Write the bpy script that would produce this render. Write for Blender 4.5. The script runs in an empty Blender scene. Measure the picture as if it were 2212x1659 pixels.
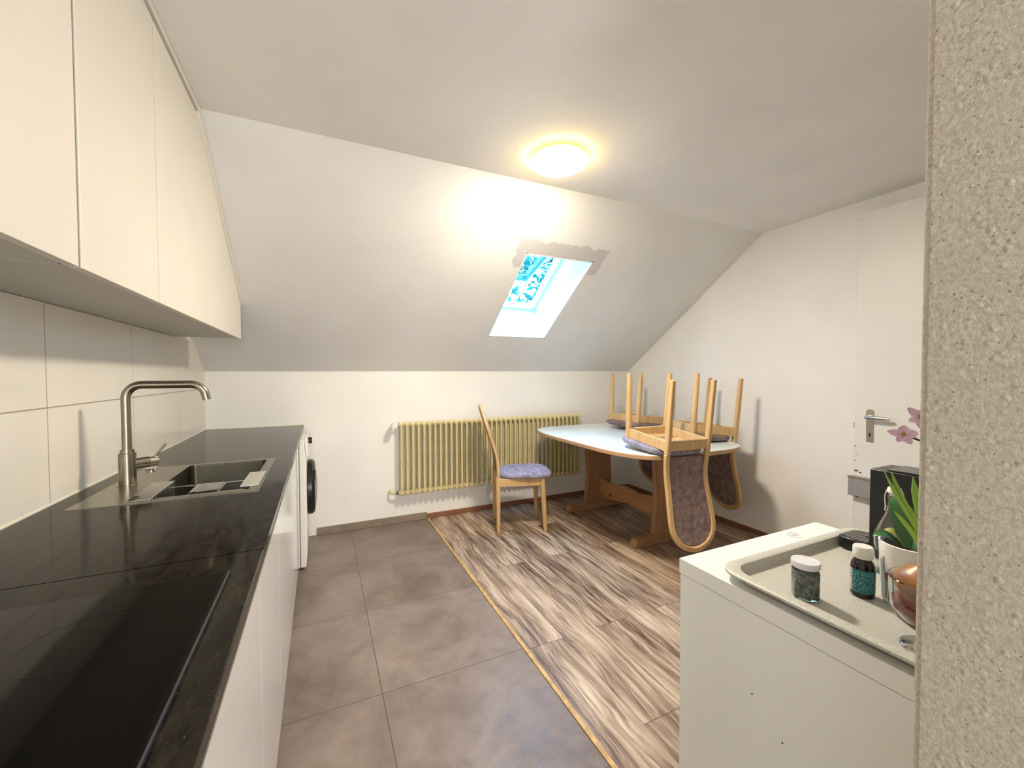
import bpy, bmesh, math, random
from math import pi, sin, cos, radians as rad
from mathutils import Vector, Matrix
random.seed(7)
S = bpy.context.scene
COL = S.collection

# ------------------------------------------------------------------ camera
cam_d = bpy.data.cameras.new('camera'); cam = bpy.data.objects.new('camera', cam_d); COL.objects.link(cam)
Rr = Vector((0.90585772, -0.42356969, -0.00324214)); Ru = Vector((0.01362092, 0.02147822, 0.99967653)); Rf = Vector((0.42336304, 0.90560886, -0.02522562))
cam.matrix_world = Matrix(((Rr.x, Ru.x, -Rf.x, 0), (Rr.y, Ru.y, -Rf.y, 0), (Rr.z, Ru.z, -Rf.z, 1.24), (0, 0, 0, 1)))
cam_d.sensor_fit = 'HORIZONTAL'; cam_d.sensor_width = 36; cam_d.lens = 36 * 885.16 / 2212; cam_d.clip_start = .02
S.camera = cam

# ------------------------------------------------------------------ light and exposure
W = bpy.data.worlds.new('sky'); S.world = W; W.use_nodes = True
bg = W.node_tree.nodes['Background']; bg.inputs[0].default_value = (.13, .50, 1.0, 1); bg.inputs[1].default_value = 5.0
S.view_settings.view_transform = 'Standard'; S.view_settings.look = 'None'
S.view_settings.exposure = 2.30; S.view_settings.gamma = 1; S.view_settings.use_curve_mapping = False
LAMP = 58.0          # emission of the ceiling lamp's diffuser
def area(name, loc, rot, sx, sy, power, col, portal=False):
    l = bpy.data.lights.new(name, 'AREA'); l.shape = 'RECTANGLE'; l.size = sx; l.size_y = sy; l.energy = power; l.color = col
    o = bpy.data.objects.new(name, l); o.location = loc; o.rotation_euler = rot; COL.objects.link(o)
    if portal: l.cycles.is_portal = True
    return o
area('rear_fill_light', (.20, -1.93, 1.40), (pi / 2, 0, 0), .7, 1.2, 11.5, (.97, .97, .95))      # added fill light behind the viewer, stands in for ambient light

# ------------------------------------------------------------------ room numbers
XL, XR, YB, ZC, YC, ZK = -.735, 3.013, 3.478, 2.285, 2.0, 1.262
SL = (ZC - ZK) / (YB - YC)                      # rise of the roof slope
zs = lambda y: ZK + (YB - y) * SL               # height of the slope at y
NV = Vector((0, SL, 1)).normalized()            # outward normal of the roof
DV = Vector((0, 1, -SL)).normalized()           # down the slope
WT = .856                                       # worktop
CT = .80                                        # low cabinet top right

# ------------------------------------------------------------------ material helpers
def mat(name, col, rough=.5, metal=0, spec=.5, coat=0, bump=0, bscale=60, var=0, vscale=6, trans=0, ior=1.45, sheen=0, alpha=1, emit=None, es=0, var2=None):
    m = bpy.data.materials.new(name); m.use_nodes = True; nt = m.node_tree; b = nt.nodes['Principled BSDF']
    c = (*col, 1)
    b.inputs['Base Color'].default_value = c; b.inputs['Roughness'].default_value = rough; b.inputs['Metallic'].default_value = metal
    b.inputs['Specular IOR Level'].default_value = spec; b.inputs['Coat Weight'].default_value = coat; b.inputs['Coat Roughness'].default_value = .05
    b.inputs['Transmission Weight'].default_value = trans; b.inputs['IOR'].default_value = ior; b.inputs['Sheen Weight'].default_value = sheen
    if emit: b.inputs['Emission Color'].default_value = (*emit, 1); b.inputs['Emission Strength'].default_value = es
    tc = nt.nodes.new('ShaderNodeTexCoord')
    if var:
        n = nt.nodes.new('ShaderNodeTexNoise'); n.inputs['Scale'].default_value = vscale; n.inputs['Detail'].default_value = 6
        nt.links.new(tc.outputs['Object'], n.inputs['Vector'])
        mx = nt.nodes.new('ShaderNodeMix'); mx.data_type = 'RGBA'
        d = var2 or tuple(v * (1 - var) for v in col); e = tuple(min(1, v * (1 + var)) for v in col) if not var2 else col
        mx.inputs[6].default_value = (*d, 1); mx.inputs[7].default_value = (*e, 1)
        r = nt.nodes.new('ShaderNodeMapRange'); r.inputs[1].default_value = .35; r.inputs[2].default_value = .65
        nt.links.new(n.outputs[0], r.inputs[0]); nt.links.new(r.outputs[0], mx.inputs[0]); nt.links.new(mx.outputs[2], b.inputs['Base Color'])
    if bump:
        n2 = nt.nodes.new('ShaderNodeTexNoise'); n2.inputs['Scale'].default_value = bscale; n2.inputs['Detail'].default_value = 3
        nt.links.new(tc.outputs['Object'], n2.inputs['Vector'])
        bp = nt.nodes.new('ShaderNodeBump'); bp.inputs['Strength'].default_value = bump; bp.inputs['Distance'].default_value = .01
        nt.links.new(n2.outputs[0], bp.inputs['Height']); nt.links.new(bp.outputs[0], b.inputs['Normal'])
    return m
class NB:      # tiny node builder
    def __init__(s, m): s.nt = m.node_tree; s.b = s.nt.nodes['Principled BSDF']; s.tc = s.nt.nodes.new('ShaderNodeTexCoord'); s.P = s.tc.outputs['Object']
    def n(s, t): return s.nt.nodes.new('ShaderNode' + t)
    def l(s, a, b): s.nt.links.new(a, b)
    def inp(s, sock, v):
        if isinstance(v, (int, float)): sock.default_value = v
        else: s.l(v, sock)
    def m(s, op, a, b=0, c=None):
        x = s.n('Math'); x.operation = op; s.inp(x.inputs[0], a); s.inp(x.inputs[1], b)
        if c is not None: s.inp(x.inputs[2], c)
        return x.outputs[0]
    def sep(s, v=None):
        x = s.n('SeparateXYZ'); s.l(v or s.P, x.inputs[0]); return x.outputs
    def comb(s, a, b, c):
        x = s.n('CombineXYZ'); [s.inp(x.inputs[i], v) for i, v in enumerate((a, b, c))]; return x.outputs[0]
    def noise(s, v, sc, det=4, rough=.5, dist=0):
        x = s.n('TexNoise'); s.l(v, x.inputs['Vector']); x.inputs['Scale'].default_value = sc; x.inputs['Detail'].default_value = det; x.inputs['Roughness'].default_value = rough; x.inputs['Distortion'].default_value = dist
        return x.outputs[0]
    def ramp(s, f, stops):
        x = s.n('ValToRGB'); s.l(f, x.inputs[0]); e = x.color_ramp.elements
        while len(e) < len(stops): e.new(.5)
        for q, (p, c) in zip(e, stops): q.position = p; q.color = (*c, 1) if len(c) == 3 else c
        return x.outputs[0]
    def mix(s, f, a, b, mode='MIX'):
        x = s.n('Mix'); x.data_type = 'RGBA'; x.blend_type = mode; s.inp(x.inputs[0], f)
        for i, v in ((6, a), (7, b)):
            if isinstance(v, tuple): x.inputs[i].default_value = (*v, 1)
            else: s.l(v, x.inputs[i])
        return x.outputs[2]
    def rng(s, v, a, b, c=0, d=1):
        x = s.n('MapRange'); s.inp(x.inputs[0], v); [s.inp(x.inputs[i + 1], q) for i, q in enumerate((a, b, c, d))]; return x.outputs[0]
    def bump(s, h, st, dist=.01):
        x = s.n('Bump'); x.inputs['Strength'].default_value = st; x.inputs['Distance'].default_value = dist; s.l(h, x.inputs['Height']); s.l(x.outputs[0], s.b.inputs['Normal'])
    def lines(s, v, period, phase, w):      # 1 on a thin line every period
        f = s.m('FRACT', s.m('DIVIDE', s.m('SUBTRACT', v, phase - 50 * period), period))
        f = s.m('ABSOLUTE', s.m('SUBTRACT', f, .5)); return s.m('GREATER_THAN', f, .5 - w / period / 2)

def plaster(name, col, bump=.25, sc=90, vs=.035):
    m = mat(name, col, .85, spec=.2); q = NB(m)
    n = q.noise(q.P, sc, 4, .6); n2 = q.noise(q.P, 2.2, 4)
    q.l(q.mix(q.rng(n2, .3, .7), tuple(v * (1 - vs) for v in col), tuple(min(1, v * (1 + vs)) for v in col)), q.b.inputs['Base Color'])
    q.bump(n, bump, .004); return m
M = {}
WH = (.87, .86, .84)
M['wall'] = plaster('white_plaster', WH, .35, 70)
M['ceil'] = plaster('ceiling_plaster', (.88, .875, .865), .2, 60)
M['slope'] = plaster('slope_plaster', (.84, .84, .83), .25, 60)
# grey skim patch round the top of the skylight
q = NB(M['slope']); X, Y, Z = q.sep()[0:3]
wob = q.m('MULTIPLY', q.m('SUBTRACT', q.noise(q.P, 14, 5, .65), .5), .09)
du = q.m('SUBTRACT', q.m('ABSOLUTE', q.m('SUBTRACT', X, 1.485)), .335)
dv = q.m('SUBTRACT', q.m('ABSOLUTE', q.m('SUBTRACT', Y, 2.385)), .085)
d = q.m('ADD', q.m('MAXIMUM', du, dv), wob)
msk = q.rng(d, .0, .012, .9, 0)
old = M['slope'].node_tree.nodes['Principled BSDF'].inputs['Base Color'].links[0].from_socket
q.l(q.mix(msk, old, (.60, .59, .60)), q.b.inputs['Base Color'])
# rough plaster on the partition: fine grain, scattered nibs and pits
m = mat('rough_plaster', (.66, .63, .55), .9, spec=.15); q = NB(m)
v1 = q.n('TexVoronoi'); v1.inputs['Scale'].default_value = 95; q.l(q.P, v1.inputs['Vector'])
gate = q.m('GREATER_THAN', q.noise(q.P, 30, 3, .6), .52)
pim = q.m('MULTIPLY', q.rng(v1.outputs['Distance'], .0, .38, 1, 0), gate)
h = q.m('ADD', q.m('MULTIPLY', q.noise(q.P, 260, 4, .7), .9), q.m('MULTIPLY', pim, .9)); q.bump(h, .6, .0022)
v2 = q.n('TexVoronoi'); v2.inputs['Scale'].default_value = 130; q.l(q.P, v2.inputs['Vector']); pit = q.m('MULTIPLY', q.m('LESS_THAN', v2.outputs['Distance'], .17), q.m('GREATER_THAN', q.noise(q.P, 55, 2), .5))
q.l(q.mix(q.m('MULTIPLY', pit, .6), q.mix(q.rng(q.noise(q.P, 190, 4, .75), .35, .65), (.37, .325, .26), (.52, .475, .40)), (.17, .13, .09)), q.b.inputs['Base Color'])
M['rough'] = m
# grey-brown floor tiles
def tile_mat(name, lx, ly, base_a, base_b, grout, rough, axes='XY', w=.004, per=.611):
    m = mat(name, base_a, rough); q = NB(m); o = q.sep(); a = o['XYZ'.index(axes[0])]; b = o['XYZ'.index(axes[1])]
    n = q.noise(q.P, 3.2, 8, .62, .6); n2 = q.noise(q.P, 17, 5, .6)
    ix = q.m('FLOOR', q.m('DIVIDE', q.m('SUBTRACT', a, lx), per)); iy = q.m('FLOOR', q.m('DIVIDE', q.m('SUBTRACT', b, ly), per))
    wn = q.n('TexWhiteNoise'); wn.noise_dimensions = '2D'; q.l(q.comb(ix, iy, 0), wn.inputs['Vector'])
    f = q.m('ADD', q.rng(n, .3, .7, 0, .75), q.rng(n2, .3, .7, -.1, .2)); f = q.m('ADD', f, q.m('MULTIPLY', q.m('SUBTRACT', wn.outputs[0], .5), .18))
    c = q.mix(f, base_a, base_b)
    g = q.m('MAXIMUM', q.lines(a, per, lx, w), q.lines(b, per, ly, w))
    q.l(q.mix(g, c, grout), q.b.inputs['Base Color']); q.bump(q.m('SUBTRACT', q.m('MULTIPLY', n2, .15), g), .25, .003)
    q.l(q.rng(n2, .3, .7, rough - .08, rough + .1), q.b.inputs['Roughness']); return m
M['tile'] = tile_mat('taupe_floor_tile', .202, 1.627, (.140, .104, .083), (.300, .243, .208), (.095, .075, .06), .40)
M['tilebase'] = mat('taupe_tile_skirting', (.25, .20, .155), .45, var=.12, vscale=9)
# backsplash tile
m = mat('cream_wall_tile', (.80, .76, .69), .16, spec=.5); q = NB(m); o = q.sep()
g = q.m('MAXIMUM', q.lines(o[1], .611, 1.664, .004), q.lines(o[2], .611, 1.144, .004))
q.l(q.mix(g, q.mix(q.rng(q.noise(q.P, 1.5, 3), .3, .7), (.76, .72, .65), (.82, .79, .72)), (.36, .33, .27)), q.b.inputs['Base Color']); q.bump(q.m('MULTIPLY', g, -1), .2, .002)
q.l(q.m('ADD', .18, q.m('MULTIPLY', g, .5)), q.b.inputs['Roughness']); M['splash'] = m
# laminate
m = mat('oak_laminate', (.4, .3, .22), .36, spec=.5); q = NB(m); o = q.sep(); px = q.m('DIVIDE', q.m('SUBTRACT', o[0], .828), .19); ix = q.m('FLOOR', px)
od = q.m('MODULO', q.m('ABSOLUTE', ix), 2)
yy = q.m('DIVIDE', q.m('ADD', q.m('SUBTRACT', o[1], 1.613), q.m('MULTIPLY', od, .526)), 1.3); iy = q.m('FLOOR', yy)
wn = q.n('TexWhiteNoise'); wn.noise_dimensions = '2D'; q.l(q.comb(ix, iy, 0), wn.inputs['Vector'])
r = wn.outputs[0]
wv = q.noise(q.comb(q.m('MULTIPLY', o[0], 4), q.m('MULTIPLY', o[1], 1.6), q.m('MULTIPLY', r, 31)), 1.3, 3, .5)
gx = q.m('ADD', q.m('MULTIPLY', o[0], 34), q.m('MULTIPLY', wv, 3.2))
v = q.comb(gx, q.m('MULTIPLY', o[1], 1.9), q.m('MULTIPLY', r, 40))
n1 = q.noise(v, 1.0, 8, .72, .9); n2 = q.noise(q.comb(q.m('MULTIPLY', gx, 3.2), q.m('MULTIPLY', o[1], 5), r), 1, 4, .6)
big = q.noise(q.comb(q.m('MULTIPLY', o[0], 7), q.m('MULTIPLY', o[1], 1.5), q.m('MULTIPLY', r, 17)), 1, 3)
f = q.m('ADD', q.m('ADD', q.rng(n1, .30, .70, 0, .62), q.rng(n2, .3, .7, -.1, .14)), q.m('ADD', q.rng(big, .3, .7, -.08, .24), q.m('MULTIPLY', r, .12)))
c = q.ramp(f, [(.08, (.035, .022, .017)), (.26, (.11, .072, .052)), (.42, (.25, .175, .13)), (.60, (.44, .335, .245)), (.92, (.72, .60, .47))])
g = q.m('MAXIMUM', q.lines(o[0], .19, .828, .0022), q.m('GREATER_THAN', q.m('ABSOLUTE', q.m('SUBTRACT', q.m('FRACT', yy), .5)), .5 - .0012))
q.l(q.mix(q.m('MULTIPLY', g, .8), c, (.05, .035, .025)), q.b.inputs['Base Color']); q.bump(q.m('SUBTRACT', q.m('MULTIPLY', n1, .3), g), .2, .002); M['lam'] = m
# woods
def wood(name, a, b, axis='Z', rough=.45, sc=18, knots=False):
    m = mat(name, a, rough); q = NB(m); o = q.sep(); s = [sc] * 3; s['XYZ'.index(axis)] = sc * .08
    v = q.comb(*[q.m('MULTIPLY', o[i], s[i]) for i in range(3)])
    n = q.noise(v, 1.6, 6, .6, .8); c = q.mix(q.rng(n, .3, .7), a, b)
    if knots:
        vo = q.n('TexVoronoi'); s2 = [8.5] * 3; s2['XYZ'.index(axis)] = 4.5
        q.l(q.comb(*[q.m('MULTIPLY', o[i], s2[i]) for i in range(3)]), vo.inputs['Vector']); vo.inputs['Scale'].default_value = 1
        k = q.rng(vo.outputs['Distance'], .07, .16, 1, 0); c = q.mix(k, c, (.07, .025, .012))
    q.l(c, q.b.inputs['Base Color']); q.bump(n, .08, .002); return m
M['beech'] = wood('beech_wood', (.52, .325, .145), (.68, .47, .235))
M['pineZ'] = wood('pine_wood_upright', (.30, .155, .075), (.44, .25, .13), 'Z', knots=True)
M['pineX'] = wood('pine_wood_cross', (.30, .155, .075), (.44, .25, .13), 'X', knots=True)
M['pineY'] = wood('pine_wood_long', (.36, .18, .08), (.50, .27, .125), 'Y', knots=True)
M['skirt'] = wood('brown_skirting', (.20, .085, .045), (.30, .14, .075), 'X', .4, 12)
M['edge'] = wood('table_edge_wood', (.42, .25, .13), (.52, .33, .18), 'Y', .4, 10)
M['thresh'] = mat('threshold_oak', (.52, .33, .13), .4, var=.2, vscale=30)
# fabrics
def fabric(name, a, b, c3, sc=26):
    m = mat(name, a, .95, spec=.1, sheen=.15); q = NB(m)
    n = q.noise(q.P, sc, 5, .65, .6); n2 = q.noise(q.P, sc * .35, 3, .5); w = q.noise(q.P, 420, 2)
    c = q.mix(q.rng(n, .38, .62), a, b); c = q.mix(q.rng(n2, .5, .72, 0, .55), c, c3)
    q.l(c, q.b.inputs['Base Color']); q.bump(q.m('ADD', w, q.m('MULTIPLY', n, .5)), .35, .003); return m
M['fab'] = fabric('mauve_upholstery', (.150, .105, .100), (.30, .215, .205), (.21, .17, .19))
M['fabb'] = fabric('blue_grey_upholstery', (.19, .17, .24), (.36, .33, .43), (.42, .42, .50))
# appliances, kitchen
M['cab'] = mat('cream_cabinet_front', (.80, .765, .69), .42, spec=.4, var=.02, vscale=2)
M['cabl'] = mat('white_gloss_front', (.82, .82, .82), .12, spec=.5)
M['carc'] = mat('white_carcass', (.62, .60, .55), .5)
M['white'] = mat('white_melamine', (.80, .80, .76), .38, spec=.4, var=.02, vscale=3)
M['gapo'] = mat('olive_gap_shade', (.10, .085, .055), .7)
M['gap'] = mat('dark_gap', (.03, .027, .022), .8)
m = mat('black_granite', (.018, .016, .013), .09, spec=.1); q = NB(m)
n = q.noise(q.comb(q.m('MULTIPLY', q.sep()[0], 3), q.sep()[1], q.sep()[2]), 9, 8, .7, 1.2); n2 = q.noise(q.P, 260, 2)
c = q.mix(q.rng(n, .42, .66), (.004, .0035, .003), (.026, .020, .013)); c = q.mix(q.m('GREATER_THAN', n2, .74), c, (.16, .14, .11))
q.l(c, q.b.inputs['Base Color']); q.l(q.rng(n, .3, .7, .05, .16), q.b.inputs['Roughness']); M['granite'] = m
M['hob'] = mat('black_glass', (.002, .002, .002), .06, spec=.22)
M['hobedge'] = mat('hob_bevel', (.03, .035, .05), .2, spec=.8)
M['mark'] = mat('grey_print', (.05, .05, .045), .3)
M['ring'] = mat('zone_print', (.006, .006, .006), .1, spec=.25)
M['steel'] = mat('brushed_steel', (.31, .28, .22), .27, metal=1, var=.08, vscale=40)
M['steeld'] = mat('sink_steel', (.10, .09, .07), .36, metal=1, var=.1, vscale=12)
M['chrome'] = mat('chrome', (.75, .74, .72), .1, metal=1)
M['nickel'] = mat('satin_nickel', (.55, .53, .49), .28, metal=1)
M['black'] = mat('black_plastic', (.010, .011, .012), .32)
M['dark'] = mat('dark_grey_plastic', (.06, .06, .065), .4)
M['greyd'] = mat('porthole_cover', (.22, .215, .21), .35)
M['appl'] = mat('appliance_white', (.80, .79, .77), .3)
M['rad'] = mat('cream_radiator_enamel', (.66, .57, .31), .38, var=.08, vscale=14)
M['plug'] = mat('dark_metal', (.10, .075, .04), .5, metal=.6)
M['doorp'] = mat('white_door_paint', (.82, .82, .78), .4, bump=.04, bscale=30)
M['vinyl'] = mat('white_window_frame', (.85, .88, .90), .4)
M['sash'] = mat('blue_grey_sash', (.05, .13, .30), .4)
M['lamtop'] = mat('pale_table_laminate', (.74, .80, .78), .22, spec=.5, var=.03, vscale=5)
m = mat('speckled_tray', (.48, .47, .42), .45); q = NB(m)
q.l(q.mix(q.rng(q.noise(q.P, 420, 2), .35, .65), (.43, .42, .375), (.57, .56, .50)), q.b.inputs['Base Color']); M['tray'] = m
def glassmat(name, col, rough=0, ior=1.45):
    m = bpy.data.materials.new(name); m.use_nodes = True; nt = m.node_tree; b = nt.nodes['Principled BSDF']
    b.inputs['Base Color'].default_value = (*col, 1); b.inputs['Roughness'].default_value = rough; b.inputs['Transmission Weight'].default_value = 1; b.inputs['IOR'].default_value = ior
    return m
M['glass'] = glassmat('clear_glass', (.97, .99, .98))
M['gglass'] = glassmat('greenish_glass', (.80, .93, .88))
M['pane'] = glassmat('window_glass', (.95, .99, 1.0), 0, 1.02)
M['amber'] = mat('dark_amber_glass', (.012, .006, .006), .08, spec=.7)
M['cap'] = mat('white_cap', (.80, .79, .75), .4, bump=.1, bscale=200)
M['lid'] = mat('white_jar_lid', (.72, .72, .78), .3)
m = mat('dried_herbs', (.12, .11, .09), .9); q = NB(m)
q.l(q.ramp(q.noise(q.P, 120, 5, .7, 1.0), [(.3, (.05, .05, .047)), (.5, (.22, .215, .20)), (.7, (.60, .58, .54))]), q.b.inputs['Base Color']); q.bump(q.noise(q.P, 140, 4), .8, .004); M['herb'] = m
m = mat('teal_label', (.0, .16, .19), .4); q = NB(m); o = q.sep()
ln = q.m('MULTIPLY', q.lines(o[2], .0042, 0, .0013), q.m('GREATER_THAN', q.noise(q.comb(q.m('MULTIPLY', o[0], 300), q.m('MULTIPLY', o[1], 300), q.m('MULTIPLY', o[2], 238)), 1, 2), .5))
q.l(q.mix(q.m('MULTIPLY', ln, .55), (.0, .135, .165), (.6, .75, .78)), q.b.inputs['Base Color']); M['teal'] = m
m = mat('pink_label', (.5, .35, .36), .4); q = NB(m); o = q.sep()
ln = q.m('MULTIPLY', q.lines(o[2], .006, 0, .002), q.m('GREATER_THAN', o[2], .036))
q.l(q.mix(ln, (.55, .43, .44), (.30, .10, .14)), q.b.inputs['Base Color']); M['pink'] = m
M['pot'] = mat('glazed_white_pot', (.84, .83, .80), .2)
M['potin'] = mat('lilac_pot_rim', (.34, .33, .47), .3)
M['purple'] = mat('purple_print', (.22, .03, .13), .4)
M['stem'] = mat('grey_green_print', (.18, .21, .13), .5)
M['soil'] = mat('bark_soil', (.035, .020, .012), .95, bump=1, bscale=90, var=.6, vscale=90)
M['onion'] = mat('onion_skin', (.36, .15, .04), .35, var=.35, vscale=22)
M['redliq'] = mat('red_water', (.42, .045, .03), .1, trans=.5, var=.25, vscale=25)
m = mat('onion_leaf', (.16, .36, .06), .42); q = NB(m); o = q.sep()
q.l(q.mix(q.rng(o[2], .12, .30), (.30, .50, .06), (.10, .25, .09)), q.b.inputs['Base Color']); M['leaf'] = m
M['oleaf'] = mat('orchid_leaf', (.05, .16, .06), .28, var=.25, vscale=18)
M['yleaf'] = mat('yellowed_leaf', (.36, .36, .10), .4)
M['petal'] = mat('lilac_petal', (.78, .55, .76), .6, var=.12, vscale=60)
M['throat'] = mat('flower_throat', (.45, .26, .10), .5)
M['twig'] = mat('dark_flower_stem', (.02, .017, .012), .5)
M['tree'] = mat('tree_leaf', (.002, .085, .055), .6, var=.3, vscale=3)
M['bark'] = mat('tree_bark', (.12, .09, .06), .9)
M['grass'] = mat('lawn', (.06, .14, .04), .9)
M['silic'] = mat('white_sealant', (.78, .74, .62), .5)
M['dirt'] = mat('brown_dirt', (.16, .11, .05), .9)
M['sticker'] = mat('grey_stamp', (.45, .42, .55), .6)
m = bpy.data.materials.new('lamp_diffuser'); m.use_nodes = True; nt = m.node_tree; nt.nodes.clear()
e = nt.nodes.new('ShaderNodeEmission'); e.inputs[0].default_value = (1, .875, .69, 1); e.inputs[1].default_value = LAMP
oo = nt.nodes.new('ShaderNodeOutputMaterial'); nt.links.new(e.outputs[0], oo.inputs[0]); M['bulb'] = m
m = m.copy(); m.name = 'lamp_diffuser_rim'; e = m.node_tree.nodes['Emission']; e.inputs[0].default_value = (1, .70, .13, 1); e.inputs[1].default_value = LAMP * .055; M['bulb_rim'] = m

# ------------------------------------------------------------------ mesh helpers
class MB:
    def __init__(s): s.bm = bmesh.new()
    def add(s, vs, fs, mtx=None):
        vv = [s.bm.verts.new(mtx @ Vector(v) if mtx else Vector(v)) for v in vs]
        for f in fs:
            try: s.bm.faces.new([vv[i] for i in f])
            except ValueError: pass
        return s
    def box(s, x0, x1, y0, y1, z0, z1, mtx=None):
        return s.add([(x, y, z) for x in (x0, x1) for y in (y0, y1) for z in (z0, z1)], [(0, 1, 3, 2), (4, 6, 7, 5), (0, 4, 5, 1), (2, 3, 7, 6), (0, 2, 6, 4), (1, 5, 7, 3)], mtx)
    def tube(s, path, r, n=16, sx=1, sy=1, closed=False, up=None, cap=True):
        P = [Vector(p) for p in path]; R = r if isinstance(r, (list, tuple)) else [r] * len(P); rings = []
        T0 = None
        for i, p in enumerate(P):
            if closed: t = (P[(i + 1) % len(P)] - P[i - 1]).normalized()
            else: t = (P[min(i + 1, len(P) - 1)] - P[max(i - 1, 0)]).normalized()
            if i == 0:
                a = Vector(up) if up else (Vector((0, 0, 1)) if abs(t.z) < .9 else Vector((0, 1, 0)))
                u = (a - t * a.dot(t)).normalized()
            else: u = (u - t * u.dot(t)).normalized()
            w = t.cross(u)
            rings.append([p + (u * cos(2 * pi * k / n) * sx + w * sin(2 * pi * k / n) * sy) * R[i] for k in range(n)])
        vs = [v for g in rings for v in g]; L = len(rings); fs = []
        for i in range(L if closed else L - 1):
            for k in range(n):
                a, b = i * n + k, i * n + (k + 1) % n; c, d = ((i + 1) % L) * n + (k + 1) % n, ((i + 1) % L) * n + k
                fs.append((a, b, c, d))
        if not closed and cap: fs += [tuple(range(n))[::-1], tuple((L - 1) * n + k for k in range(n))]
        return s.add(vs, fs)
    def strip(s, path, hw, ht, side):      # rectangular-section bar along a path; side = fixed axis of the section (per point or one)
        P = [Vector(p) for p in path]; vs = []
        for i, p in enumerate(P):
            t = (P[min(i + 1, len(P) - 1)] - P[max(i - 1, 0)]).normalized()
            d = Vector(side[i] if isinstance(side, list) else side); d = (d - t * d.dot(t)).normalized(); w = t.cross(d)
            W_ = hw[i] if isinstance(hw, list) else hw
            for a, b in ((-1, -1), (1, -1), (1, 1), (-1, 1)): vs.append(p + d * ht * a + w * W_ * b)
        fs = []
        for i in range(len(P) - 1):
            for k in range(4): fs.append((i * 4 + k, i * 4 + (k + 1) % 4, i * 4 + 4 + (k + 1) % 4, i * 4 + 4 + k))
        n = (len(P) - 1) * 4; fs += [(3, 2, 1, 0), (n, n + 1, n + 2, n + 3)]
        return s.add(vs, fs)
    def lathe(s, prof, n=40, c=(0, 0, 0), cap0=True, cap1=True, mtx=None, a0=0, a1=2 * pi):
        full = abs(a1 - a0 - 2 * pi) < 1e-6; k_ = n if full else n + 1
        vs = [(c[0] + r * cos(a0 + (a1 - a0) * k / n), c[1] + r * sin(a0 + (a1 - a0) * k / n), c[2] + z) for r, z in prof for k in range(k_)]; fs = []
        for i in range(len(prof) - 1):
            for k in range(n): b = (k + 1) % k_ if full else k + 1; fs.append((i * k_ + k, i * k_ + b, (i + 1) * k_ + b, (i + 1) * k_ + k))
        if full and cap0: fs.append(tuple(range(n))[::-1])
        if full and cap1: fs.append(tuple((len(prof) - 1) * n + k for k in range(n)))
        return s.add(vs, fs, mtx)
    def prism(s, poly, z0, z1, mtx=None):
        n = len(poly); vs = [(x, y, z0) for x, y in poly] + [(x, y, z1) for x, y in poly]
        return s.add(vs, [tuple(range(n))[::-1], tuple(range(n, 2 * n))] + [(k, (k + 1) % n, n + (k + 1) % n, n + k) for k in range(n)], mtx)
    def loft(s, rings, cap=True):
        n = len(rings[0]); vs = [v for g in rings for v in g]; fs = []
        for i in range(len(rings) - 1):
            for k in range(n): fs.append((i * n + k, i * n + (k + 1) % n, (i + 1) * n + (k + 1) % n, (i + 1) * n + k))
        if cap: fs += [tuple(range(n))[::-1], tuple((len(rings) - 1) * n + k for k in range(n))]
        return s.add(vs, fs)
    def obj(s, name, m, parent=None, bevel=0, smooth=True, seg=2, sub=0):
        bmesh.ops.recalc_face_normals(s.bm, faces=s.bm.faces)
        me = bpy.data.meshes.new(name); s.bm.to_mesh(me); s.bm.free()
        for mm in (m if isinstance(m, list) else [m]): me.materials.append(mm if not isinstance(mm, str) else M[mm])
        if smooth:
            for p in me.polygons: p.use_smooth = True
            me.set_sharp_from_angle(angle=rad(35))
        o = bpy.data.objects.new(name, me); COL.objects.link(o)
        if parent: o.parent = parent
        if bevel:
            b = o.modifiers.new('bevel', 'BEVEL'); b.width = bevel; b.segments = seg; b.limit_method = 'ANGLE'; b.angle_limit = rad(40)
        if sub:
            b = o.modifiers.new('sub', 'SUBSURF'); b.levels = sub; b.render_levels = sub
        return o
def thing(name, label, cat, loc=(0, 0, 0), rz=0, group=None):
    o = bpy.data.objects.new(name, None); COL.objects.link(o); o.empty_display_size = .05
    o.location = loc; o.rotation_euler = (0, 0, rz); o['label'] = label; o['category'] = cat
    if group: o['group'] = group
    return o
def tag(o, label, cat, group=None):
    o['label'] = label; o['category'] = cat
    if group: o['group'] = group
    return o
def struct(o, label=None, cat=None):
    o['kind'] = 'structure'
    if label: o['label'] = label
    if cat: o['category'] = cat
    return o
def copy_tree(o, parent=None):
    c = o.copy(); COL.objects.link(c); c.parent = parent
    for ch in [x for x in KIDS[o.name]]: copy_tree(ch, c)
    return c
KIDS = {}
def index(o):
    KIDS[o.name] = list(o.children)
    for c in o.children: index(c)

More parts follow.
